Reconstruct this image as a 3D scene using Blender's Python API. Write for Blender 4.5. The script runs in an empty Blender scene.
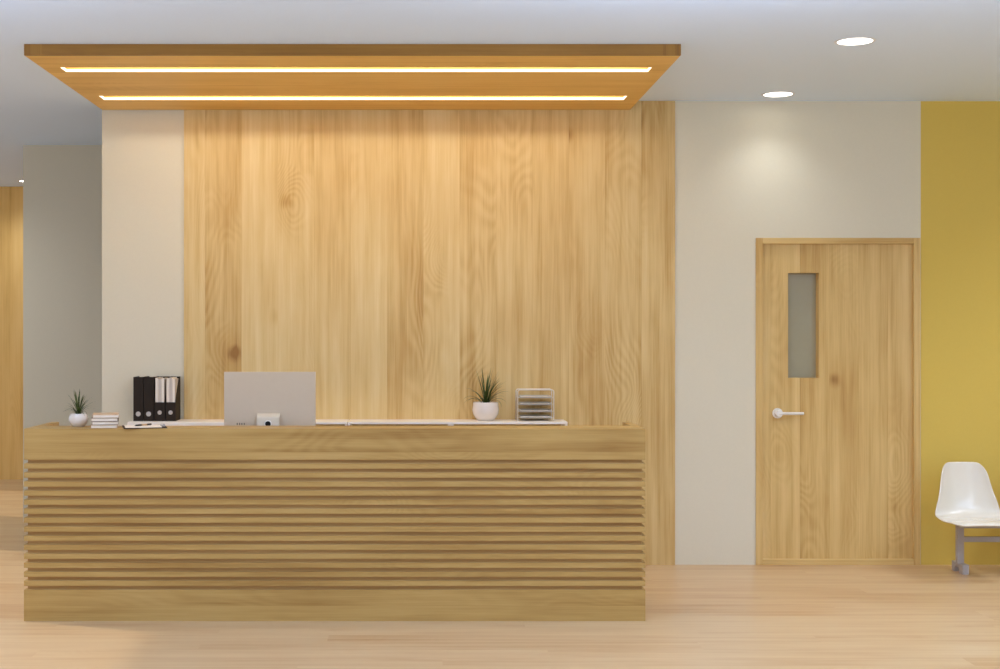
import bpy, bmesh, math, random
from mathutils import Vector, Matrix
random.seed(7)
R = math.radians
scene = bpy.context.scene
COL = scene.collection
CAMZ = 1.5

# ------------------------------------------------------------------ helpers
def srgb(r, g, b):
    def f(c):
        c /= 255.0
        return c / 12.92 if c <= 0.04045 else ((c + 0.055) / 1.055) ** 2.4
    return (f(r), f(g), f(b), 1.0)

def obj(name, bm, mat, parent=None, smooth=False, loc=None, rotz=0.0):
    me = bpy.data.meshes.new(name)
    bmesh.ops.recalc_face_normals(bm, faces=bm.faces[:])
    if smooth:
        for f in bm.faces:
            f.smooth = True
    bm.to_mesh(me)
    bm.free()
    mats = mat if isinstance(mat, (list, tuple)) else [mat]
    for m in mats:
        me.materials.append(m)
    o = bpy.data.objects.new(name, me)
    COL.objects.link(o)
    if parent is not None:
        o.parent = parent
    if loc is not None:
        o.location = loc
    o.rotation_euler.z = rotz
    return o

def thing(name, label, cat, loc=(0, 0, 0), rotz=0.0, group=None):
    o = bpy.data.objects.new(name, None)
    o.empty_display_size = 0.05
    COL.objects.link(o)
    o.location = loc
    o.rotation_euler = (0, 0, rotz)
    return tag(o, label, cat, group)

def tag(o, label, cat, group=None):
    o['label'] = label
    o['category'] = cat
    if group:
        o['group'] = group
    return o

def struct(o, label=None, cat=None):
    o['kind'] = 'structure'
    if label:
        o['label'] = label
        o['category'] = cat
    return o

def children_of(o):
    return [c for c in bpy.data.objects if c.parent == o]

def dup(root, loc, label, rotz=0.0):
    r = root.copy()
    COL.objects.link(r)
    r.location = loc
    r.rotation_euler = (0, 0, rotz)
    r['label'] = label
    for ch in children_of(root):
        c = ch.copy()
        COL.objects.link(c)
        c.parent = r
        for g in children_of(ch):
            d = g.copy()
            COL.objects.link(d)
            d.parent = c
    return r

def BM():
    return bmesh.new()

def box(bm, x0, x1, y0, y1, z0, z1, bevel=0.0, seg=2):
    m = Matrix.Translation(((x0 + x1) / 2, (y0 + y1) / 2, (z0 + z1) / 2)) @ \
        Matrix.Diagonal((x1 - x0, y1 - y0, z1 - z0, 1))
    r = bmesh.ops.create_cube(bm, size=1.0, matrix=m)
    if bevel:
        edges = list({e for v in r['verts'] for e in v.link_edges})
        bmesh.ops.bevel(bm, geom=edges, offset=bevel, segments=seg, affect='EDGES', profile=0.5)
    return bm

def lathe(bm, prof, n=40, center=(0, 0, 0)):
    """prof: list of (radius, z) from bottom to top."""
    rings = []
    for r, z in prof:
        if r < 1e-6:
            rings.append([bm.verts.new((center[0], center[1], center[2] + z))])
        else:
            rings.append([bm.verts.new((center[0] + r * math.cos(2 * math.pi * k / n),
                                        center[1] + r * math.sin(2 * math.pi * k / n),
                                        center[2] + z)) for k in range(n)])
    for a, b in zip(rings, rings[1:]):
        for k in range(n):
            k2 = (k + 1) % n
            if len(a) == 1 and len(b) == 1:
                continue
            if len(a) == 1:
                bm.faces.new((a[0], b[k], b[k2]))
            elif len(b) == 1:
                bm.faces.new((a[k], a[k2], b[0]))
            else:
                bm.faces.new((a[k], a[k2], b[k2], b[k]))
    return bm

def tube(bm, pts, r, n=10, cap=True, closed=False):
    pts = [Vector(p) for p in pts]
    rings = []
    up = None
    N = len(pts)
    for i, p in enumerate(pts):
        if closed:
            t = (pts[(i + 1) % N] - pts[i - 1]).normalized()
        elif i == 0:
            t = (pts[1] - pts[0]).normalized()
        elif i == N - 1:
            t = (pts[-1] - pts[-2]).normalized()
        else:
            t = ((pts[i + 1] - p).normalized() + (p - pts[i - 1]).normalized()).normalized()
        if up is None:
            up = Vector((0, 0, 1)) if abs(t.z) < 0.9 else Vector((0, 1, 0))
        a = t.cross(up).normalized()
        b = a.cross(t).normalized()
        up = b
        rr = r[i] if isinstance(r, (list, tuple)) else r
        rings.append([bm.verts.new(p + (a * math.cos(2 * math.pi * k / n) + b * math.sin(2 * math.pi * k / n)) * rr)
                      for k in range(n)])
    pairs = list(zip(rings, rings[1:]))
    if closed:
        pairs.append((rings[-1], rings[0]))
    for a, b in pairs:
        for k in range(n):
            k2 = (k + 1) % n
            bm.faces.new((a[k], a[k2], b[k2], b[k]))
    if cap and not closed:
        bm.faces.new(rings[0][::-1])
        bm.faces.new(rings[-1])
    return bm

def prism(bm, prof, x0, x1, axis='X'):
    """extrude a closed (p,q) polygon: axis X -> (y,z), axis Y -> (x,z), axis Z -> (x,y)."""
    def mk(t, p, q):
        return {'X': (t, p, q), 'Y': (p, t, q), 'Z': (p, q, t)}[axis]
    a = [bm.verts.new(mk(x0, p, q)) for p, q in prof]
    b = [bm.verts.new(mk(x1, p, q)) for p, q in prof]
    n = len(prof)
    bm.faces.new(a)
    bm.faces.new(b[::-1])
    for i in range(n):
        j = (i + 1) % n
        bm.faces.new((a[i], b[i], b[j], a[j]))
    return bm

def disc_y(bm, cx, cz, y, r, depth, n=32):
    """short cylinder along Y, front face at y, reaching back by depth."""
    m = Matrix.Translation((cx, y + depth / 2, cz)) @ Matrix.Rotation(R(90), 4, 'X')
    bmesh.ops.create_cone(bm, cap_ends=True, segments=n, radius1=r, radius2=r, depth=depth, matrix=m)
    return bm

# ------------------------------------------------------------------ materials
class NT:
    def __init__(self, name):
        self.m = bpy.data.materials.new(name)
        self.m.use_nodes = True
        self.t = self.m.node_tree
        self.n = self.t.nodes
        self.bsdf = self.n['Principled BSDF']

    def link(self, a, b):
        self.t.links.new(a, b)

    def val(self, node_input, v):
        if hasattr(v, 'is_output') or isinstance(v, bpy.types.NodeSocket):
            self.link(v, node_input)
        else:
            node_input.default_value = v

    def math(self, op, a, b=None, c=None):
        n = self.n.new('ShaderNodeMath')
        n.operation = op
        self.val(n.inputs[0], a)
        if b is not None:
            self.val(n.inputs[1], b)
        if c is not None:
            self.val(n.inputs[2], c)
        return n.outputs[0]

    def xyz(self, x, y, z):
        n = self.n.new('ShaderNodeCombineXYZ')
        for i, v in enumerate((x, y, z)):
            self.val(n.inputs[i], v)
        return n.outputs[0]

    def coords(self):
        tc = self.n.new('ShaderNodeTexCoord')
        s = self.n.new('ShaderNodeSeparateXYZ')
        self.link(tc.outputs['Object'], s.inputs[0])
        self.objcoord = tc.outputs['Object']
        return {'X': s.outputs[0], 'Y': s.outputs[1], 'Z': s.outputs[2]}

    def noise(self, vec, scale=1.0, detail=3.0, rough=0.55, dist=0.0):
        n = self.n.new('ShaderNodeTexNoise')
        self.link(vec, n.inputs['Vector'])
        n.inputs['Scale'].default_value = scale
        n.inputs['Detail'].default_value = detail
        n.inputs['Roughness'].default_value = rough
        n.inputs['Distortion'].default_value = dist
        return n.outputs['Fac']

    def ramp(self, fac, stops):
        n = self.n.new('ShaderNodeValToRGB')
        self.link(fac, n.inputs[0])
        e = n.color_ramp.elements
        while len(e) < len(stops):
            e.new(0.5)
        for i, (p, c) in enumerate(stops):
            e[i].position = p
            e[i].color = c
        return n.outputs[0]

    def maprange(self, v, a, b, c, d, smooth=False):
        n = self.n.new('ShaderNodeMapRange')
        if smooth:
            n.interpolation_type = 'SMOOTHSTEP'
        self.val(n.inputs[0], v)
        for i, q in enumerate((a, b, c, d)):
            n.inputs[1 + i].default_value = q
        return n.outputs[0]

def wood(name, long, across, stave, stops, knots=0.0, figure=0.5, rough=0.5, spec=0.3,
         stave_var=0.12, seed=0.0, streak=1.0, board_len=0.0, fine=0.18):
    t = NT(name)
    c = t.coords()
    third = [a for a in 'XYZ' if a not in (long, across)][0]
    u, v, w = c[across], c[long], c[third]
    us = t.math('DIVIDE', t.math('ADD', u, 13.37 + seed), stave)
    idx = t.math('FLOOR', us)
    wn = t.n.new('ShaderNodeTexWhiteNoise')
    wn.noise_dimensions = '1D'
    t.link(idx, wn.inputs['W'])
    r1 = wn.outputs['Value']
    if board_len:
        vv = t.math('DIVIDE', t.math('ADD', v, t.math('MULTIPLY', r1, board_len * 3)), board_len)
        bi = t.math('FLOOR', vv)
        wn2 = t.n.new('ShaderNodeTexWhiteNoise')
        wn2.noise_dimensions = '2D'
        t.link(t.xyz(idx, bi, 0.0), wn2.inputs['Vector'])
        r1 = wn2.outputs['Value']
    off = t.math('MULTIPLY', r1, 9.0)
    vo = t.math('ADD', t.math('ADD', v, off), seed)
    uo = t.math('ADD', u, t.math('MULTIPLY', r1, 3.0))
    # knots
    kn = None
    if knots > 0:
        vor = t.n.new('ShaderNodeTexVoronoi')
        vor.feature = 'F1'
        vor.inputs['Randomness'].default_value = 1.0
        vor.inputs['Scale'].default_value = 1.0
        nz = t.noise(t.xyz(t.math('MULTIPLY', uo, 6.0), t.math('MULTIPLY', vo, 6.0), 0.0), 1.0, 2.0)
        t.link(t.xyz(t.math('MULTIPLY', uo, 2.0), t.math('ADD', t.math('MULTIPLY', vo, 1.7), t.math('MULTIPLY', nz, 0.10)), 0.0),
               vor.inputs['Vector'])
        kd = vor.outputs['Distance']
        kn = t.maprange(kd, 0.01, 0.13, 1.0, 0.0, True)
        halo = t.maprange(kd, 0.0, 0.45, 1.0, 0.0, True)
    # warped figure
    warp = t.noise(t.xyz(t.math('MULTIPLY', uo, 3.2), t.math('MULTIPLY', vo, 0.75), t.math('MULTIPLY', w, 3.2)), 1.0, 1.5, 0.4)
    if kn is not None:
        warp = t.math('ADD', warp, t.math('MULTIPLY', halo, 0.22))
    ring = t.math('SINE', t.math('MULTIPLY', t.math('ADD', t.math('MULTIPLY', uo, 0.55), warp), 150.0))
    ring = t.math('MULTIPLY_ADD', ring, 0.5, 0.5)
    ringmask = t.noise(t.xyz(t.math('MULTIPLY', uo, 2.5), t.math('MULTIPLY', vo, 0.55), t.math('ADD', off, 4.0)), 1.0, 1.0)
    ringmask = t.maprange(ringmask, 0.45, 0.68, 0.0, 1.0, True)
    # streaks
    s1 = t.noise(t.xyz(t.math('MULTIPLY', uo, 22.0), t.math('MULTIPLY', vo, 0.55), t.math('MULTIPLY', w, 22.0)), 1.0, 4.0, 0.6)
    s2 = t.noise(t.xyz(t.math('MULTIPLY', uo, 150.0), t.math('MULTIPLY', vo, 3.0), t.math('MULTIPLY', w, 150.0)), 1.0, 3.0, 0.6)
    s3 = t.noise(t.xyz(t.math('MULTIPLY', uo, 5.0), t.math('MULTIPLY', vo, 1.1), t.math('MULTIPLY', w, 5.0)), 1.0, 3.0, 0.55)
    f = t.math('MULTIPLY', t.math('SUBTRACT', s1, 0.5), 0.75 * streak)
    f = t.math('ADD', f, t.math('MULTIPLY', t.math('SUBTRACT', s2, 0.5), 1.6 * fine))
    f = t.math('ADD', f, t.math('MULTIPLY', t.math('SUBTRACT', s3, 0.5), 0.65 * streak))
    f = t.math('ADD', f, t.math('MULTIPLY', t.math('SUBTRACT', r1, 0.5), stave_var * 2))
    f = t.math('ADD', f, t.math('MULTIPLY', t.math('MULTIPLY', ring, ringmask), 0.16 * figure))
    if kn is not None:
        km = t.noise(t.xyz(t.math('MULTIPLY', uo, 1.3), t.math('MULTIPLY', vo, 0.5), 3.0), 1.0, 0.0)
        km = t.maprange(km, 0.40, 0.50, 0.0, 1.0, True)
        f = t.math('ADD', f, t.math('MULTIPLY', t.math('MULTIPLY', kn, km), 0.40 * knots))
        f = t.math('ADD', f, t.math('MULTIPLY', t.math('MULTIPLY', halo, km), 0.14 * knots))
    f = t.math('ADD', f, 0.42)
    # seams
    fr = t.math('FRACT', us)
    seam = t.math('GREATER_THAN', t.math('ABSOLUTE', t.math('SUBTRACT', fr, 0.5)), 0.5 - 0.0011 / stave)
    f = t.math('ADD', f, t.math('MULTIPLY', seam, 0.16))
    colr = t.ramp(f, stops)
    t.link(colr, t.bsdf.inputs['Base Color'])
    t.bsdf.inputs['Roughness'].default_value = rough
    t.bsdf.inputs['Specular IOR Level'].default_value = spec
    bump = t.n.new('ShaderNodeBump')
    bump.inputs['Strength'].default_value = 0.05
    bump.inputs['Distance'].default_value = 0.002
    t.link(f, bump.inputs['Height'])
    t.link(bump.outputs[0], t.bsdf.inputs['Normal'])
    return t.m

def plain(name, rgb, rough=0.5, metal=0.0, spec=0.4, var=0.03, scale=30.0, coat=0.0):
    t = NT(name)
    t.coords()
    n = t.noise(t.objcoord, scale, 4.0)
    c = srgb(*rgb)
    lo = tuple(max(0, x * (1 - var)) for x in c[:3]) + (1,)
    hi = tuple(min(1, x * (1 + var)) for x in c[:3]) + (1,)
    t.link(t.ramp(n, [(0.3, lo), (0.7, hi)]), t.bsdf.inputs['Base Color'])
    t.bsdf.inputs['Roughness'].default_value = rough
    t.bsdf.inputs['Metallic'].default_value = metal
    t.bsdf.inputs['Specular IOR Level'].default_value = spec
    t.bsdf.inputs['Coat Weight'].default_value = coat
    return t.m

def paint(name, rgb, rough=0.75):
    t = NT(name)
    t.coords()
    n = t.noise(t.objcoord, 90.0, 3.0)
    c = srgb(*rgb)
    t.link(t.ramp(n, [(0.2, tuple(x * 0.985 for x in c[:3]) + (1,)), (0.8, tuple(min(1, x * 1.015) for x in c[:3]) + (1,))]),
           t.bsdf.inputs['Base Color'])
    b = t.n.new('ShaderNodeBump')
    b.inputs['Strength'].default_value = 0.04
    b.inputs['Distance'].default_value = 0.001
    t.link(n, b.inputs['Height'])
    t.link(b.outputs[0], t.bsdf.inputs['Normal'])
    t.bsdf.inputs['Roughness'].default_value = rough
    t.bsdf.inputs['Specular IOR Level'].default_value = 0.2
    return t.m

def emit(name, rgb, strength):
    m = bpy.data.materials.new(name)
    m.use_nodes = True
    nt = m.node_tree
    nt.nodes.clear()
    e = nt.nodes.new('ShaderNodeEmission')
    e.inputs[0].default_value = srgb(*rgb)
    e.inputs[1].default_value = strength
    o = nt.nodes.new('ShaderNodeOutputMaterial')
    nt.links.new(e.outputs[0], o.inputs[0])
    return m

S_PANEL = [(0.0, srgb(230, 205, 150)), (0.42, srgb(217, 185, 124)), (0.75, srgb(195, 155, 90)), (1.0, srgb(154, 110, 55))]
S_DOOR = [(0.0, srgb(233, 200, 139)), (0.42, srgb(216, 180, 114)), (0.75, srgb(194, 152, 86)), (1.0, srgb(149, 104, 51))]
S_DESK = [(0.0, srgb(201, 165, 104)), (0.42, srgb(185, 148, 85)), (0.75, srgb(164, 124, 65)), (1.0, srgb(121, 83, 38))]
S_CORE = [(0.0, srgb(200, 160, 104)), (0.42, srgb(182, 141, 86)), (0.75, srgb(159, 117, 65)), (1.0, srgb(118, 81, 43))]  # desk oak a touch darker, recess shade between slats put into the colour
S_FLOOR = [(0.0, srgb(217, 189, 149)), (0.42, srgb(207, 174, 132)), (0.75, srgb(192, 150, 105)), (1.0, srgb(164, 118, 74))]
S_FAR = [(0.0, srgb(252, 210, 136)), (0.42, srgb(239, 192, 112)), (0.75, srgb(216, 163, 84)), (1.0, srgb(164, 111, 50))]
S_CAN = [(0.0, srgb(243, 200, 118)), (0.42, srgb(231, 183, 98)), (0.75, srgb(212, 161, 76)), (1.0, srgb(165, 115, 50))]
S_FASC_SHADE = [(0.0, srgb(172, 126, 58)), (0.42, srgb(150, 106, 42)), (0.75, srgb(124, 84, 32)), (1.0, srgb(80, 52, 20))]  # same oak darkened, shade on the canopy front painted into the colour

m_panel = wood('panel_oak', 'Z', 'X', 0.235, S_PANEL, knots=1.0, figure=0.9, rough=0.5, stave_var=0.12, fine=0.26, seed=3.3, streak=1.25)  # seed puts a darker stave at right, painting in the missing canopy light
m_far = wood('far_oak', 'Z', 'X', 0.235, S_FAR, knots=1.0, figure=0.9, rough=0.5, seed=4.0)
m_door = wood('door_oak', 'Z', 'X', 0.19, S_DOOR, knots=0.9, figure=0.8, rough=0.5, seed=2.3, fine=0.26, streak=1.25)
m_doorH = wood('door_oak_rail', 'X', 'Z', 0.3, S_DOOR, rough=0.5, seed=1.3)
m_desk = wood('desk_oak', 'X', 'Z', 0.40, S_DESK, knots=0.5, figure=0.7, rough=0.45, stave_var=0.06, seed=0.55, streak=1.4, fine=0.25)
m_deskY = wood('desk_oak_side', 'Y', 'Z', 0.40, S_DESK, knots=0.4, figure=0.6, rough=0.45, stave_var=0.06)
m_ledge = wood('desk_oak_ledge', 'X', 'Y', 0.40, S_PANEL, rough=0.4, stave_var=0.04)
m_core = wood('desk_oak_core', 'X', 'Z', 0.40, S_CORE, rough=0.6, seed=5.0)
m_floor = wood('floor_oak', 'X', 'Y', 0.16, S_FLOOR, knots=0.25, figure=0.35, rough=0.34, spec=0.45, stave_var=0.10,
               board_len=2.4, fine=0.2, streak=1.4)
m_soffit = wood('canopy_oak', 'X', 'Y', 0.42, S_CAN, knots=0.4, figure=0.6, rough=0.5, stave_var=0.06)
m_fascia = wood('shaded_fascia_oak', 'X', 'Z', 0.4, S_FASC_SHADE, rough=0.5, stave_var=0.03)
m_endgrain = wood('canopy_end_oak', 'Z', 'X', 0.05, S_FASC_SHADE, knots=1.0, rough=0.5, seed=1.0)

m_wall = paint('beige_paint', (222, 212, 187))
m_wall2 = paint('greige_paint', (216, 206, 182))
m_yellow = paint('mustard_paint', (218, 186, 90))
m_ceil = paint('ceiling_paint', (222, 236, 252), 0.85)
m_white = plain('white_laminate', (250, 240, 226), 0.35, var=0.01)
m_pot = plain('white_glazed_ceramic', (236, 222, 208), 0.12, var=0.01, coat=0.4)
m_soil = plain('dark_soil', (40, 30, 22), 0.95, var=0.4, scale=200)
m_black = plain('black_board', (44, 34, 25), 0.6, spec=0.2, var=0.06, scale=120)
m_ring = plain('silver_ring', (200, 190, 180), 0.3, metal=0.3, var=0.02)
m_hole = plain('dark_hole', (18, 15, 13), 0.8)
m_paper = plain('white_paper', (244, 230, 212), 0.7, var=0.02)
m_paper2 = plain('grey_paper', (206, 192, 178), 0.7, var=0.03)
m_cover = plain('tan_book_cover', (206, 172, 134), 0.55, var=0.03)
m_cover2 = plain('grey_book_cover', (150, 130, 112), 0.55, var=0.03)
m_alu = plain('satin_aluminium', (208, 187, 160), 0.42, metal=0.15, var=0.01)
m_alu2 = plain('pale_aluminium', (222, 207, 184), 0.35, metal=0.15, var=0.01)
m_screen = plain('dark_glass_screen', (12, 12, 14), 0.08)
m_wire = plain('silver_wire', (228, 220, 206), 0.3, metal=0.35, var=0.02)
m_mesh = plain('grey_tray_metal', (202, 190, 172), 0.4, metal=0.2, var=0.05, scale=400)
m_handle = plain('white_handle_metal', (236, 228, 216), 0.35, var=0.01)
m_pane = plain('frosted_grey_glass', (164, 154, 122), 0.25, var=0.01)
m_shell = plain('glossy_white_plastic', (230, 220, 203), 0.2, var=0.005, coat=0.4)
m_steel = plain('grey_painted_steel', (176, 166, 160), 0.45, var=0.02)
m_pen = plain('black_plastic_pen', (28, 24, 22), 0.3)
m_penw = plain('wooden_pen_barrel', (196, 160, 118), 0.5)
m_lens = emit('downlight_glow', (255, 250, 240), 6.0)
m_led = emit('warm_led', (255, 240, 212), 2.0)
m_rim = plain('white_trim_ring', (225, 225, 225), 0.4)

def leaf_mat():
    t = NT('grass_green_leaf')
    t.coords()
    n = t.noise(t.objcoord, 35.0, 2.0)
    t.link(t.ramp(n, [(0.3, srgb(44, 58, 22)), (0.55, srgb(78, 92, 40)), (0.8, srgb(136, 144, 80))]), t.bsdf.inputs['Base Color'])
    t.bsdf.inputs['Roughness'].default_value = 0.4
    return t.m
m_leaf = leaf_mat()

# ------------------------------------------------------------------ setting
BACK = 9.06
bm = BM(); box(bm, -6.2, 6.7, -2.0, 14.5, -0.1, 0.0)
struct(obj('floor', bm, m_floor))
bm = BM(); box(bm, -6.2, 6.7, -2.0, 14.5, 3.0, 3.1)
struct(obj('ceiling', bm, m_ceil))

DX0, DX1, DZ = 2.166, 3.228, 2.115        # door opening
# beige wall: left and right of the door and above it, one mesh
bm = BM()
box(bm, -2.065, DX0, BACK, BACK + 0.12, 0, 3.0)
box(bm, DX0, DX1, BACK, BACK + 0.12, DZ, 3.0)
box(bm, DX1, 3.234, BACK, BACK + 0.12, 0, 3.0)
struct(obj('wall_back', bm, m_wall))
bm = BM(); box(bm, 3.234, 6.6, BACK, BACK + 0.12, 0, 3.0)
struct(obj('wall_yellow', bm, m_yellow))
bm = BM(); box(bm, -3.174, 6.6, 11.17, 11.29, 0, 3.0)
struct(obj('wall_corridor', bm, m_wall2))
bm = BM(); box(bm, -6.2, 6.6, 14.34, 14.46, 0, 3.0)
struct(obj('wall_far', bm, m_far))
bm = BM(); box(bm, 6.58, 6.7, -2.0, 14.5, 0, 3.0)
struct(obj('wall_right', bm, m_wall))
# left wall with two window openings
bm = BM()
WX = -6.1
for y0, y1 in ((-2.0, 4.6), (10.95, 12.5), (14.2, 14.5)):
    box(bm, WX, WX + 0.12, y0, y1, 0, 3.0)
for y0, y1 in ((4.6, 10.95), (12.5, 14.2)):
    box(bm, WX, WX + 0.12, y0, y1, 0, 0.25)
    box(bm, WX, WX + 0.12, y0, y1, 2.45, 3.0)
struct(obj('wall_left', bm, m_wall))
# accent cladding on back wall
bm = BM(); box(bm, -1.532, 1.642, BACK - 0.012, BACK, 0.0, 3.0)
struct(obj('trim_1', bm, m_panel))

# door
d = bpy.data.objects.new('door_1', None); COL.objects.link(d); d.location = (DX0, BACK, 0)
struct(d)
W = DX1 - DX0
f = obj('door_frame', box(box(BM(), 0, 0.043, -0.012, 0.10, 0, DZ, 0.002), W - 0.043, W, -0.012, 0.10, 0, DZ, 0.002), m_door, d)
bm = BM(); box(bm, 0.043, W - 0.043, -0.012, 0.10, DZ - 0.038, DZ, 0.002); box(bm, 0.043, W - 0.043, -0.012, 0.10, 0, 0.038, 0.002)
obj('door_rail', bm, m_doorH, d)
# leaf with a window opening
wx0, wx1, wz0, wz1 = (788.7 - 421) / 154.6 - DX0, (819.5 - 421) / 154.6 - DX0, 1.5 - (378 - 333.0) / 154.6, 1.5 + (333.0 - 272.8) / 154.6
lx0, lx1, lz0, lz1 = 0.043, W - 0.043, 0.038, DZ - 0.038
bm = BM()
ly0, ly1 = 0.012, 0.092
o_ = [(lx0, lz0), (lx1, lz0), (lx1, lz1), (lx0, lz1)]
i_ = [(wx0, wz0), (wx1, wz0), (wx1, wz1), (wx0, wz1)]
ring = {}
for y in (ly0, ly1):
    ring[y] = ([bm.verts.new((p, y, q)) for p, q in o_], [bm.verts.new((p, y, q)) for p, q in i_])
    O, I = ring[y]
    for k in range(4):
        j = (k + 1) % 4
        bm.faces.new((O[k], O[j], I[j], I[k]))
for s in (0, 1):
    A, B = ring[ly0][s], ring[ly1][s]
    for k in range(4):
        j = (k + 1) % 4
        bm.faces.new((A[k], A[j], B[j], B[k]))
leaf = obj('door_leaf', bm, m_door, d)
bm = BM(); box(bm, wx0, wx1, ly0 + 0.066, ly0 + 0.074, wz0, wz1)
p = obj('glass_pane', bm, m_pane, leaf); p['label'] = 'frosted grey glass pane in the door'
hx, hz = (777.9 - 421) / 154.6 - DX0, 1.5 - (413.3 - 333.0) / 154.6
bm = BM()
disc_y(bm, hx, hz, ly0 - 0.012, 0.033, 0.012)
disc_y(bm, hx + 0.0, hz, ly0 - 0.055, 0.022, 0.045)
tube(bm, [(hx, ly0 - 0.048, hz), (hx + 0.10, ly0 - 0.048, hz), (hx + 0.158, ly0 - 0.048, hz)], 0.0095, 14)
h = obj('door_handle', bm, m_handle, leaf); h['label'] = 'white lever handle'

# ------------------------------------------------------------------ ceiling canopy
CX0, CX1, CY0, CY1 = -2.06, 1.349, 7.265, BACK - 0.014
CB, CT = 1.5 + 1.4416, 2.9995
can = thing('ceiling_canopy', 'wide flat oak canopy panel with two glowing light slots hung under the grey ceiling', 'canopy', (CX0, CY0, CB))
L, D, H = CX1 - CX0, CY1 - CY0, CT - CB
slots = [(7.60 - CY0, 7.733 - CY0), (8.512 - CY0, 8.662 - CY0)]
sx0, sx1 = 0.1, L - 0.095
bm = BM()
ft = 0.018
ys = [ft, slots[0][0], slots[0][1], slots[1][0], slots[1][1], D]
for k in (0, 2, 4):
    box(bm, 0, L, ys[k], ys[k + 1], 0, 0.048)
for s0, s1 in slots:
    box(bm, 0, sx0, s0, s1, 0, 0.048)
    box(bm, sx1, L, s0, s1, 0, 0.048)
box(bm, 0, L, ft, D, 0.048, H)
obj('soffit_panel', bm, m_soffit, can)
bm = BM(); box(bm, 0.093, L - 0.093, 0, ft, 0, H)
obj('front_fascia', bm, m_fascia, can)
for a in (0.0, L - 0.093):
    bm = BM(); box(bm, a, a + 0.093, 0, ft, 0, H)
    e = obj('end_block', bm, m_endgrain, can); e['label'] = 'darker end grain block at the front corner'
for s0, s1 in slots:
    bm = BM()
    t = 0.004
    z0, z1 = 0.001, 0.015
    box(bm, sx0, sx1, s1 - t, s1 - 0.0002, z0, z1)
    box(bm, sx0, sx1, s0 + 0.0002, s0 + t, z0, z1)
    box(bm, sx0 + 0.0002, sx0 + t, s0 + t, s1 - t, z0, z1)
    box(bm, sx1 - t, sx1 - 0.0002, s0 + t, s1 - t, z0, z1)
    o = obj('light_strip', bm, m_led, can); o['label'] = 'glowing warm light strip in a slot'

# ------------------------------------------------------------------ downlights
def downlight(x, y, label, src=None):
    if src is not None:
        return dup(src, (x, y, 3.0), label)
    t = thing('recessed_downlight', label, 'ceiling light', (x, y, 3.0), 0, 'round recessed downlights in the ceiling')
    bm = BM(); lathe(bm, [(0.088, -0.0005), (0.088, -0.004), (0.101, -0.004), (0.104, -0.0005)])
    obj('trim_ring', bm, m_rim, t, True)
    bm = BM(); lathe(bm, [(0.0, -0.001), (0.0, -0.003), (0.0878, -0.003), (0.0878, -0.001)])
    obj('lens', bm, m_lens, t)
    return t
dl = downlight(2.229, 7.19, 'round white downlight at upper right, the one nearer the camera')
downlight(2.241, 8.787, 'round white downlight close to the wall above the oak door', dl)
downlight(-3.875, 13.82, 'small distant downlight in the corridor ceiling at far left', dl)

# ------------------------------------------------------------------ reception desk
RX0, RX1, RY0, RY1 = -2.067, 1.168, 7.288, 7.84
ZT = 1.002
desk = thing('reception_desk', 'long oak reception counter with horizontal slats across its front', 'reception desk', (RX0, RY0, 0))
DW, DD = RX1 - RX0, RY1 - RY0
def uring(bm, z0, z1, inset, th):
    box(bm, inset, DW - inset, inset, inset + th, z0, z1)
    box(bm, inset, inset + th, inset + th, DD, z0, z1)
    box(bm, DW - inset - th, DW - inset, inset + th, DD, z0, z1)
LD = 0.235
bm = BM(); uring(bm, 0.840, ZT, 0, 0.04)
obj('upper_band', bm, m_desk, desk)
bm = BM(); box(bm, 0.04, DW - 0.04, 0.04, LD, ZT - 0.022, ZT)
obj('counter_ledge', bm, m_desk, desk)
bm = BM(); uring(bm, 0.0, 0.163, 0, 0.04)
obj('plinth', bm, m_desk, desk)
bm = BM()
gap = 0.0196
pitch = (0.840 - 0.163 + (0.0474 - gap)) / 15
sl = pitch - gap
for k in range(14):
    z = 0.163 + gap + k * pitch
    uring(bm, z, z + sl, 0, 0.0158)
obj('slat_cladding', bm, m_desk, desk)
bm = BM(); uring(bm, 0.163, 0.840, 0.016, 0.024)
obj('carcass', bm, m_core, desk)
bm = BM(); box(bm, 0.042, DW - 0.042, 0.06, DD - 0.01, 0.775, 0.80, 0.002)
obj('work_surface', bm, m_white, desk)

# ------------------------------------------------------------------ back credenza (two cabinets)
KX0, KX1, KY0, KY1, KZ = -1.839, 0.918, 8.772, BACK - 0.014, 0.9426
KW = (KX1 - KX0) / 2
def credenza(x, label, door):
    t = thing('credenza', label, 'cabinet', (x, KY0, 0), 0, 'low white cabinets along the oak wall')
    w, dp, th = KW - 0.002, KY1 - KY0, 0.0145
    obj('top_board', box(BM(), 0, w, 0, dp, KZ - th, KZ, 0.0015), m_white, t)
    for a in (0, w - th):
        obj('side_panel', box(BM(), a, a + th, 0.002, dp, 0, KZ - th), m_white, t)
    c = 0.647
    obj('divider', box(BM(), c - 0.016, c + 0.016, 0.004, dp, 0.06, KZ - th), m_white, t)
    obj('bottom_board', box(BM(), th, w - th, 0.004, dp, 0.04, 0.06), m_white, t)
    for a, b in ((th, c - 0.016), (c + 0.016, w - th)):
        for z in (0.35, 0.64):
            obj('shelf', box(BM(), a, b, 0.01, dp, z, z + 0.016), m_white, t)
    if door:
        dr = obj('door', box(BM(), 0.002, c - 0.001, -0.018, -0.0005, 0.03, KZ - 0.003, 0.001), m_white, t)
        tube_b = tube(BM(), [(c - 0.05, -0.03, 0.5), (c - 0.05, -0.03, 0.62)], 0.005)
        box(tube_b, c - 0.053, c - 0.047, -0.03, -0.018, 0.505, 0.513)
        box(tube_b, c - 0.053, c - 0.047, -0.03, -0.018, 0.607, 0.615)
        obj('door_handle', tube_b, m_alu2, dr)
    return t
credenza(KX0, 'low white cabinet with a door, under the black binders at left', True)
credenza(KX0 + KW + 0.002, 'low white open cabinet under the potted plant and letter trays', False)

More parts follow.
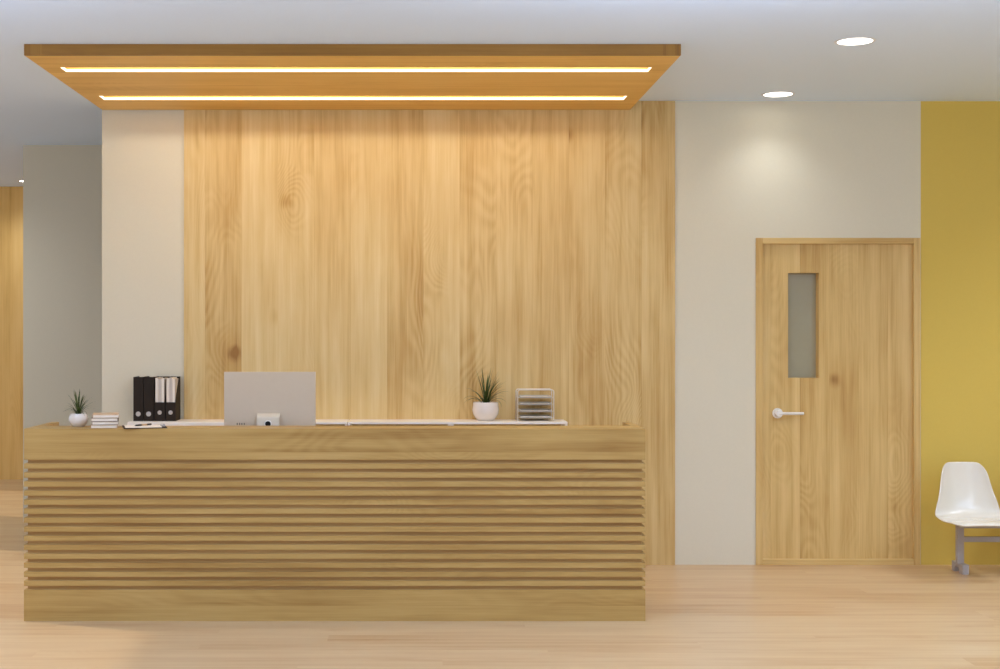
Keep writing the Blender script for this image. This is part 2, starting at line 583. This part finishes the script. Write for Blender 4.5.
# ------------------------------------------------------------------ binders and magazine files
BY0, BY1, BZ = 8.855, 9.035, KZ + 0.0003
sB = 1400 / BY0
def bx(px):
    return (px - 421) / sB
bh = 0.279
def binder(x0, x1, label):
    t = thing('ring_binder', label, 'binder', (x0, BY0, BZ), 0, 'black ring binders on the white cabinet')
    w, dp = x1 - x0, BY1 - BY0
    bm = BM()
    box(bm, 0, w, 0, 0.003, 0, bh, 0.001)
    box(bm, 0, 0.003, 0.003, dp, 0, bh)
    box(bm, w - 0.003, w, 0.003, dp, 0, bh)
    obj('cover', bm, m_black, t)
    obj('pages', box(BM(), 0.006, w - 0.006, 0.006, dp - 0.01, 0.004, bh - 0.012), m_paper2, t)
    bm = BM(); disc_y(bm, w / 2, 0.045, -0.0012, 0.0155, 0.0012)
    r = obj('finger_ring', bm, m_ring, t); r['label'] = 'silver finger ring'
    return t
b1 = binder(bx(133.3), bx(143.1), 'closed black ring binder, leftmost of the row on the white cabinet')
binder(bx(143.5), bx(153.7), 'closed black ring binder standing beside the black magazine files')
def magazine_file(x0, x1, label, where):
    t = thing('magazine_file', label, 'magazine file', (x0, BY0, BZ), 0, 'black magazine files on the white cabinet')
    w, dp = x1 - x0, BY1 - BY0
    lo, hi, th = 0.119, bh - 0.002, 0.0035
    bm = BM(); box(bm, th, w - th, 0, th, 0, lo)
    obj('front_panel', bm, m_black, t)
    for a in (0, w - th):
        bm = BM(); prism(bm, [(0, 0), (dp, 0), (dp, hi), (dp * 0.78, hi), (0, lo)], a, a + th)
        obj('side_panel', bm, m_black, t)
    obj('back_panel', box(BM(), th, w - th, dp - th, dp, 0, hi), m_black, t)
    obj('base_panel', box(BM(), th, w - th, th, dp - th, 0, th), m_black, t)
    bm = BM(); disc_y(bm, w / 2, 0.054, -0.0012, 0.0135, 0.0012)
    r = obj('finger_ring', bm, m_ring, t); r['label'] = 'silver finger ring'
    n = 3
    pw = (w - 2 * th - 0.002) / n
    for k, side in enumerate(('left', 'middle', 'right')):
        bt = thing('booklet', 'white booklet in the %s, its %s one' % (where, side), 'booklet',
                   (x0 + th + 0.001 + k * pw, BY0 + 0.005, BZ + th + 0.0002), 0, 'white booklets filed in the black magazine files')
        hh = 0.270 - 0.004 * ((k * 2 + (1 if 'right' in where else 0)) % 3)
        obj('pages', box(BM(), 0.002, pw - 0.002, 0.001, 0.165, 0.001, hh - 0.001), m_paper2 if k == 1 else m_paper, bt)
        bm = BM()
        box(bm, 0, 0.0015, 0, 0.17, 0, hh); box(bm, pw - 0.0018, pw - 0.0003, 0, 0.17, 0, hh)
        obj('cover', bm, m_paper if k == 1 else m_paper2, bt)
    return t
magazine_file(bx(154.4), bx(164.9), 'black magazine file full of white booklets, next to the ring binders', 'magazine file next to the binders')
magazine_file(bx(165.5), bx(175.6), 'black magazine file at the right end of the row by the oak wall', 'right end magazine file')

# ------------------------------------------------------------------ plants
def plant(name_loc, rad, h, leaf_h, label, seed, n=46, spread=1.0, rim=0.9):
    rng = random.Random(seed)
    t = thing('potted_plant', label, 'potted plant', name_loc)
    q_ = rim
    prof = [(0.0, 0.0), (0.54 * rad, 0.0), (0.60 * rad, 0.02 * h), (0.80 * rad, 0.17 * h), (0.94 * rad, 0.37 * h), (1.0 * rad, 0.58 * h),
            ((0.97 * 2 + q_) / 3 * rad, 0.80 * h), ((q_ + 0.02) * rad, 0.96 * h), (q_ * rad, h), ((q_ - 0.05) * rad, 0.985 * h),
            ((q_ - 0.03) * rad, 0.88 * h), ((q_ - 0.03) * rad, 0.80 * h)]
    bm = BM(); lathe(bm, prof, 48)
    obj('pot', bm, m_pot, t, True)
    bm = BM(); lathe(bm, [((rim - 0.032) * rad, 0.79 * h), ((rim - 0.032) * rad, 0.84 * h), (0.5 * rad, 0.87 * h), (0.0, 0.885 * h)], 32)
    obj('soil', bm, m_soil, t, True)
    bm = BM()
    for k in range(n):
        az = rng.uniform(0, 2 * math.pi)
        q = (k + 0.5) / n
        tilt0 = 0.05 + 0.62 * q * spread
        Ln = leaf_h * (1.02 - 0.40 * q) * rng.uniform(0.85, 1.06)
        bend = 0.10 + 2.3 * q ** 1.5 * rng.uniform(0.7, 1.15)
        wdt = leaf_h * 0.021 * rng.uniform(0.8, 1.2) * (1.15 - 0.4 * q)
        base = Vector((math.cos(az), math.sin(az), 0)) * rad * 0.16 * q
        base.z = 0.84 * h
        pos = base.copy()
        dirh = Vector((math.cos(az), math.sin(az), 0))
        side = Vector((-math.sin(az), math.cos(az), 0))
        N = 9
        rows = []
        for i in range(N + 1):
            s = i / N
            ang = tilt0 + bend * s ** 1.5
            dirv = dirh * math.sin(ang) + Vector((0, 0, 1)) * math.cos(ang)
            if i:
                pos = pos + dirv * (Ln / N)
            nrm = side.cross(dirv)
            wv = wdt * (0.6 + 0.9 * s) * (1 - s ** 2.2) + 0.0003
            rows.append((bm.verts.new(pos - side * wv + nrm * wv * 0.4), bm.verts.new(pos), bm.verts.new(pos + side * wv + nrm * wv * 0.4)))
        for a, b in zip(rows, rows[1:]):
            bm.faces.new((a[0], a[1], b[1], b[0]))
            bm.faces.new((a[1], a[2], b[2], b[1]))
    obj('foliage', bm, m_leaf, t, True)
    return t
py = 7.445
plant(((78.6 - 421) * py / 1400, py, ZT + 0.0003), 0.0513, 0.070, 0.146, 'small spiky green plant in a round white pot on the oak counter ledge', 3, n=40, rim=0.80)
py = 8.925
plant(((485.6 - 421) * py / 1400, py, KZ + 0.0003), 0.0860, 0.117, 0.240, 'larger spiky green plant in a round white pot on the white cabinet', 11, n=42, rim=0.92)

# ------------------------------------------------------------------ letter tray rack
ty0, ty1 = 8.865, 9.025
sT = 1400 / ty0
tx0, tx1 = (517.2 - 421) / sT, (554.4 - 421) / sT
tw, tdp, th_ = tx1 - tx0, ty1 - ty0, 0.2
tray = thing('letter_tray_rack', 'silver wire rack of four letter trays on the white cabinet beside the potted plant', 'letter tray', (tx0, ty0, KZ + 0.0003))
def uframe(y):
    r, c = 0.0035, 0.014
    pts = [(r, y, 0.0), (r, y, th_ - r - c)]
    for k in range(1, 7):
        a = k / 6 * math.pi / 2
        pts.append((r + c - c * math.cos(a), y, th_ - r - c + c * math.sin(a)))
    for k in range(0, 7):
        a = k / 6 * math.pi / 2
        pts.append((tw - r - c + c * math.sin(a), y, th_ - r - c + c * math.cos(a)))
    pts.append((tw - r, y, 0.0))
    return tube(BM(), pts, r, 10)
for y in (0.0035, tdp - 0.0035):
    obj('wire_frame', uframe(y), m_wire, tray, True)
for k, z in enumerate((0.018, 0.058, 0.103, 0.146)):
    bm = BM()
    a0, a1, y0, y1 = 0.012, tw - 0.012, 0.001, tdp - 0.002
    box(bm, a0 + 0.008, a1 - 0.008, y0, y1, z, z + 0.0015)
    # mesh bottom lines, turned-up rims
    box(bm, a0 + 0.006, a0 + 0.009, y0, y1, z, z + 0.012)
    box(bm, a1 - 0.009, a1 - 0.006, y0, y1, z, z + 0.012)
    box(bm, a0 + 0.008, a1 - 0.008, y1 - 0.003, y1, z, z + 0.012)
    box(bm, a0 + 0.008, a1 - 0.008, y0, y0 + 0.003, z - 0.002, z + 0.006)
    o = obj('tray', bm, m_mesh, tray)
    for yy in (0.0035, tdp - 0.0035):
        obj('support_rod', tube(BM(), [(0.004, yy, z + 0.003), (tw - 0.004, yy, z + 0.003)], 0.002, 8), m_wire, o)
    obj('front_rim', tube(BM(), [(a0 + 0.004, -0.001, z + 0.010), (a1 - 0.004, -0.001, z + 0.010)], 0.0018, 8), m_wire, o)

# ------------------------------------------------------------------ monitor
my = 7.745
sm = 1400 / my
mx0, mx1 = (224 - 421) / sm, (315.6 - 421) / sm
mzt = 1.5 - (371.9 - 333.0) / sm
mz0 = 0.80
mon = thing('computer_monitor', 'thin silver computer monitor seen from behind, standing on the reception desk', 'monitor', ((mx0 + mx1) / 2, my, mz0 + 0.0003))
hw = (mx1 - mx0) / 2
obj('display_housing', box(BM(), -hw, hw, 0, 0.013, 0.10, mzt - mz0, 0.0025, 3), m_alu, mon)
obj('screen', box(BM(), -hw + 0.008, hw - 0.008, 0.0131, 0.0145, 0.16, mzt - mz0 - 0.008), m_screen, mon)
stx = (268 - 421) / 1400 * (my - 0.04) - (mx0 + mx1) / 2
bm = BM()
prism(bm, [(-0.045, 0.0), (0.07, 0.0), (0.07, 0.006), (-0.037, 0.006), (-0.032, 0.234), (-0.001, 0.249), (-0.001, 0.255), (-0.036, 0.2405), (-0.040, 0.232)][::1], stx - 0.0625, stx + 0.0625)
st = obj('stand', bm, m_alu2, mon); st['label'] = 'pale bent metal stand'
hzz = 1.5 - (424 - 333.0) / 1400 * (my - 0.04) - mz0
bm = BM()
fy = -0.0432
tube(bm, [(stx + 0.018 * math.cos(a), fy, hzz + 0.018 * math.sin(a)) for a in [2 * math.pi * k / 28 for k in range(28)]], 0.003, 8, closed=True)
obj('cable_ring', bm, m_handle, st, True)
bm = BM(); disc_y(bm, stx, hzz, fy - 0.0006, 0.016, 0.004)
obj('cable_hole', bm, m_hole, st)
for px in (237.2, 239.6, 241.9, 244.2):
    x = (px - 421) / sm - (mx0 + mx1) / 2
    z = 1.5 - (424 - 333.0) / sm - mz0
    bm = BM(); box(bm, x - 0.0022, x + 0.0022, -0.0006, 0.002, z - 0.0055, z + 0.0055, 0.0003)
    obj('port', bm, m_hole, mon)

# ------------------------------------------------------------------ books on the ledge
labels = ['tan covered book at the bottom of the stack on the counter ledge',
          'book lying second from the bottom of the stack on the counter ledge',
          'book lying second from the top of the stack on the counter ledge',
          'tan covered book on top of the stack on the counter ledge']
bz = ZT + 0.0003
yb = 7.312
for k, (a, b, tk) in enumerate(((90.8, 117.0, 0.0175), (92.0, 118.4, 0.0178), (91.3, 117.5, 0.0178), (92.6, 118.6, 0.0185))):
    s = 1400 / yb
    x0, x1 = (a - 421) / s, (b - 421) / s
    t = thing('book', labels[k], 'book', ((x0 + x1) / 2, yb + 0.003 * (k % 2), bz), R((10.5, 12.5, 10.0, 12.0)[k]), 'books stacked on the counter ledge')
    w = (x1 - x0) / 2
    dep = 0.17
    ct = 0.0022
    sp = -1 if k % 2 else 1
    obj('pages', box(BM(), -w + 0.003, w - 0.003, 0.004, dep - 0.004, ct, tk - ct), m_paper, t)
    bm = BM()
    box(bm, -w, w, 0, dep, 0, ct); box(bm, -w, w, 0, dep, tk - ct, tk)
    if sp > 0:
        box(bm, w - ct, w, 0, dep, ct, tk - ct)
    else:
        box(bm, -w, -w + ct, 0, dep, ct, tk - ct)
    obj('cover', bm, m_cover if k in (0, 3) else m_cover2, t)
    bz += tk + 0.0003

# ------------------------------------------------------------------ clipboard, sheet, pen
ccx, ccy = (144.4 - 421) * 7.40 / 1400, 7.402
rot = R(14)
clip = thing('clipboard', 'black clipboard lying on the counter ledge beside the books', 'clipboard', (ccx, ccy, ZT + 0.0003), rot)
cw, cd = 0.112, 0.116
obj('board', box(BM(), -cw, cw, -cd, cd, 0, 0.004, 0.0015), m_black, clip)
bm = BM()
box(bm, cw - 0.024, cw - 0.006, -0.045, 0.045, 0.004, 0.009, 0.0015)
tube(bm, [(cw - 0.010, -0.02, 0.011), (cw - 0.010, 0.02, 0.011)], 0.004, 10)
o = obj('clip', bm, m_steel, clip); o['label'] = 'grey metal clip'
o = obj('paper_sheet', box(BM(), -cw + 0.010, cw - 0.026, -cd + 0.008, cd - 0.008, 0, 0.0012), m_paper, None, False, (ccx, ccy, ZT + 0.0045), rot)
tag(o, 'blank white paper sheet lying on the black clipboard', 'paper')
pen = thing('pen', 'black pen with a tan middle lying on the white sheet', 'pen', ((144.0 - 421) * 7.44 / 1400, 7.44, ZT + 0.0105), R(56))
obj('barrel', tube(BM(), [(-0.020, 0, 0), (0.020, 0, 0)], 0.0042, 12), m_penw, pen, False)
obj('tip', tube(BM(), [(-0.068, 0, -0.002), (-0.058, 0, 0), (-0.020, 0, 0)], [0.001, 0.0040, 0.0046], 12), m_pen, pen)
obj('cap', tube(BM(), [(0.020, 0, 0), (0.052, 0, 0)], 0.0046, 12), m_pen, pen)

# ------------------------------------------------------------------ waiting bench
SX, SY = 3.407, 8.40           # seat centre, front edge of the seat
bench = thing('waiting_bench', 'waiting bench with glossy white shell seats on a grey metal beam by the mustard wall', 'bench', (SX, SY, 0))
prof = [(0.000, 0.338), (0.020, 0.352), (0.060, 0.358), (0.13, 0.352), (0.20, 0.344), (0.27, 0.342), (0.325, 0.350), (0.365, 0.378),
        (0.388, 0.43), (0.405, 0.49), (0.420, 0.56), (0.432, 0.63), (0.440, 0.687)]
half = [0.192, 0.200, 0.206, 0.210, 0.213, 0.214, 0.212, 0.205, 0.192, 0.175, 0.160, 0.150, 0.143]
def lerp(tab, t):
    """Catmull-Rom through the table so the shell has no creases."""
    x = t * (len(tab) - 1)
    i = max(0, min(int(x), len(tab) - 2))
    q = x - i
    g = lambda k: tab[max(0, min(len(tab) - 1, k))]
    def cr(a, b, c, d):
        return 0.5 * (2 * b + (c - a) * q + (2 * a - 5 * b + 4 * c - d) * q * q + (3 * b - a - 3 * c + d) * q ** 3)
    P = [g(i - 1), g(i), g(i + 1), g(i + 2)]
    if isinstance(P[0], tuple):
        return tuple(cr(*v) for v in zip(*P))
    return cr(*P)
def shell_mesh(cx):
    bm = BM()
    NA, NB = 25, 37
    grid = []
    for j in range(NB):
        row = []
        b = -1 + 2 * j / (NB - 1)
        for i in range(NA):
            a = -1 + 2 * i / (NA - 1)
            k = 0.62
            a2 = a * math.sqrt(1 - k * b ** 12 / 2)
            b2 = b * math.sqrt(1 - k * a ** 8 / 4.5)
            t = (b2 + 1) / 2
            y, z = lerp(prof, t)
            hw_ = lerp(half, t)
            c = abs(a2) ** 2.6
            hip = math.exp(-((t - 0.50) / 0.24) ** 2)
            front = math.exp(-((t - 0.0) / 0.16) ** 2)
            back = max(0, min(1, (t - 0.5) / 0.2))
            z += c * 0.014 * hip - c * 0.014 * math.exp(-((t - 0.22) / 0.16) ** 2) - c * 0.006 * front
            y -= c * (0.055 * back) + c * 0.02 * hip
            row.append(bm.verts.new((cx + hw_ * a2, y, z)))
        grid.append(row)
    for r0, r1 in zip(grid, grid[1:]):
        for i in range(NA - 1):
            bm.faces.new((r0[i], r0[i + 1], r1[i + 1], r1[i]))
    return bm
for k in range(2):
    o = obj('shell_seat', shell_mesh(k * 0.52), m_shell, bench, True)
    m = o.modifiers.new('thick', 'SOLIDIFY'); m.thickness = 0.009; m.offset = -1
    m = o.modifiers.new('smooth', 'SUBSURF'); m.levels = 1; m.render_levels = 2
    bm = BM(); box(bm, k * 0.52 - 0.06, k * 0.52 + 0.06, 0.20, 0.36, 0.311, 0.334)
    obj('seat_bracket', bm, m_steel, bench)
post_x = 3.374 - SX
for px in (post_x, post_x + 1.04 * 0.93):
    bm = BM(); box(bm, px - 0.021, px + 0.021, 0.35, 0.385, 0.055, 0.30, 0.002)
    leg = obj('leg', bm, m_steel, bench)
    a, b = 8.692 - SY, 8.868 - SY
    bm = BM()
    prism(bm, [(a, 0), (a + 0.055, 0), (a + 0.055, 0.022), (a + 0.075, 0.036), (b - 0.060, 0.036), (b - 0.045, 0.022), (b - 0.045, 0), (b, 0), (b, 0.060), (a, 0.060)],
          px - 0.012, px + 0.028)
    obj('foot', bm, m_steel, leg)
bm = BM(); box(bm, post_x + 0.02, post_x + 1.04 * 0.93 - 0.02, 0.352, 0.382, 0.193, 0.225, 0.002)
obj('cross_rail', bm, m_steel, bench)
bm = BM(); box(bm, post_x - 0.021, post_x + 1.04 * 0.93 + 0.02, 0.27, 0.385, 0.290, 0.311, 0.002)
obj('seat_beam', bm, m_steel, bench)

# ------------------------------------------------------------------ lights
def spot(x, y, energy, size=130, blend=1.0, rgb=(255, 236, 208), z=2.985):
    l = bpy.data.lights.new('downlight_or_fill', 'SPOT')
    l.energy = energy
    l.spot_size = R(size)
    l.spot_blend = blend
    l.shadow_soft_size = 0.08
    l.color = srgb(*rgb)[:3]
    o = bpy.data.objects.new('downlight_or_fill', l)
    COL.objects.link(o)
    o.location = (x, y, z)
    return o
WARM = (238, 245, 255)
spot(2.229, 7.19, 60, 130, rgb=WARM)
spot(2.241, 8.787, 15, 120, rgb=WARM)
spot(4.75, 7.154, 110, 130, rgb=WARM)
spot(4.75, 8.45, 84, 130, rgb=WARM)
spot(2.22, 5.5, 34, 140, rgb=WARM)
spot(-3.875, 13.75, 44, 150, rgb=WARM)
spot(-3.93, 12.1, 50, 150, rgb=WARM)
spot(-3.9, 10.3, 60, 150, rgb=WARM)  # added fill, softens the dark floor band and lifts the corridor wall
def area(name, x, y, z, sx, sy, energy, rgb):
    l = bpy.data.lights.new(name, 'AREA')
    l.shape = 'RECTANGLE'
    l.size, l.size_y = sx, sy
    l.energy = energy
    l.color = srgb(*rgb)[:3]
    o = bpy.data.objects.new(name, l)
    COL.objects.link(o)
    o.location = (x, y, z)
    return o
for s0, s1 in slots:
    area('canopy_lamp', CX0 + (sx0 + sx1) / 2, CY0 + s0 + 0.035, CB + 0.046, sx1 - sx0 - 0.04, 0.05, 10.5, (255, 248, 236))
LOBBY = (206, 226, 255)
for x in (-3.2, 0.6, 4.4):  # unseen point lamps, added to light the ceiling directly
    for y in (1.0, 4.4):
        l = bpy.data.lights.new('fill_point_lamp', 'POINT')
        l.energy = 9
        l.shadow_soft_size = 0.45
        l.color = srgb(*LOBBY)[:3]
        o = bpy.data.objects.new('fill_point_lamp', l)
        COL.objects.link(o)
        o.location = (x, y, 2.35)

for x in (-3.2, 0.6, 4.4):
    for y in (2.6, 5.4):
        area('lobby_fill_lamp', x, y, 2.97, 0.9, 0.9, 15, (222, 236, 255))  # unseen soft panels added as overhead fill for desk and floor

for x in (-2.6, 1.2, 5.0):
    u = area('ceiling_fill_lamp', x, 4.6, 2.1, 1.0, 1.0, 58, (196, 217, 255))  # bluish fill aimed upward, added to brighten and neutralise the ceiling
    u.rotation_euler = (R(180), 0, 0)

sun = bpy.data.lights.new('sun', 'SUN')
sun.energy = 2.2
sun.angle = R(0.9)
sun.color = srgb(255, 244, 225)[:3]
so = bpy.data.objects.new('sun', sun)
COL.objects.link(so)
so.rotation_euler = Vector((0.93, -0.37, -0.48)).to_track_quat('-Z', 'Y').to_euler()

w = bpy.data.worlds.new('World')
scene.world = w
w.use_nodes = True
w.node_tree.nodes['Background'].inputs[0].default_value = srgb(214, 230, 255)
w.node_tree.nodes['Background'].inputs[1].default_value = 1.15

# ------------------------------------------------------------------ camera
cam = bpy.data.cameras.new('camera')
cam.sensor_width = 36.0
cam.sensor_fit = 'HORIZONTAL'
cam.lens = 1400 / 1000 * 36.0
cam.shift_x = 0.079
cam.shift_y = -0.0015
cam.clip_end = 100
co = bpy.data.objects.new('camera', cam)
COL.objects.link(co)
co.location = (0, 0, CAMZ)
co.rotation_euler = (R(90), 0, 0)
scene.camera = co
scene.view_settings.view_transform = 'Standard'
scene.view_settings.look = 'None'
scene.view_settings.exposure = 0.18
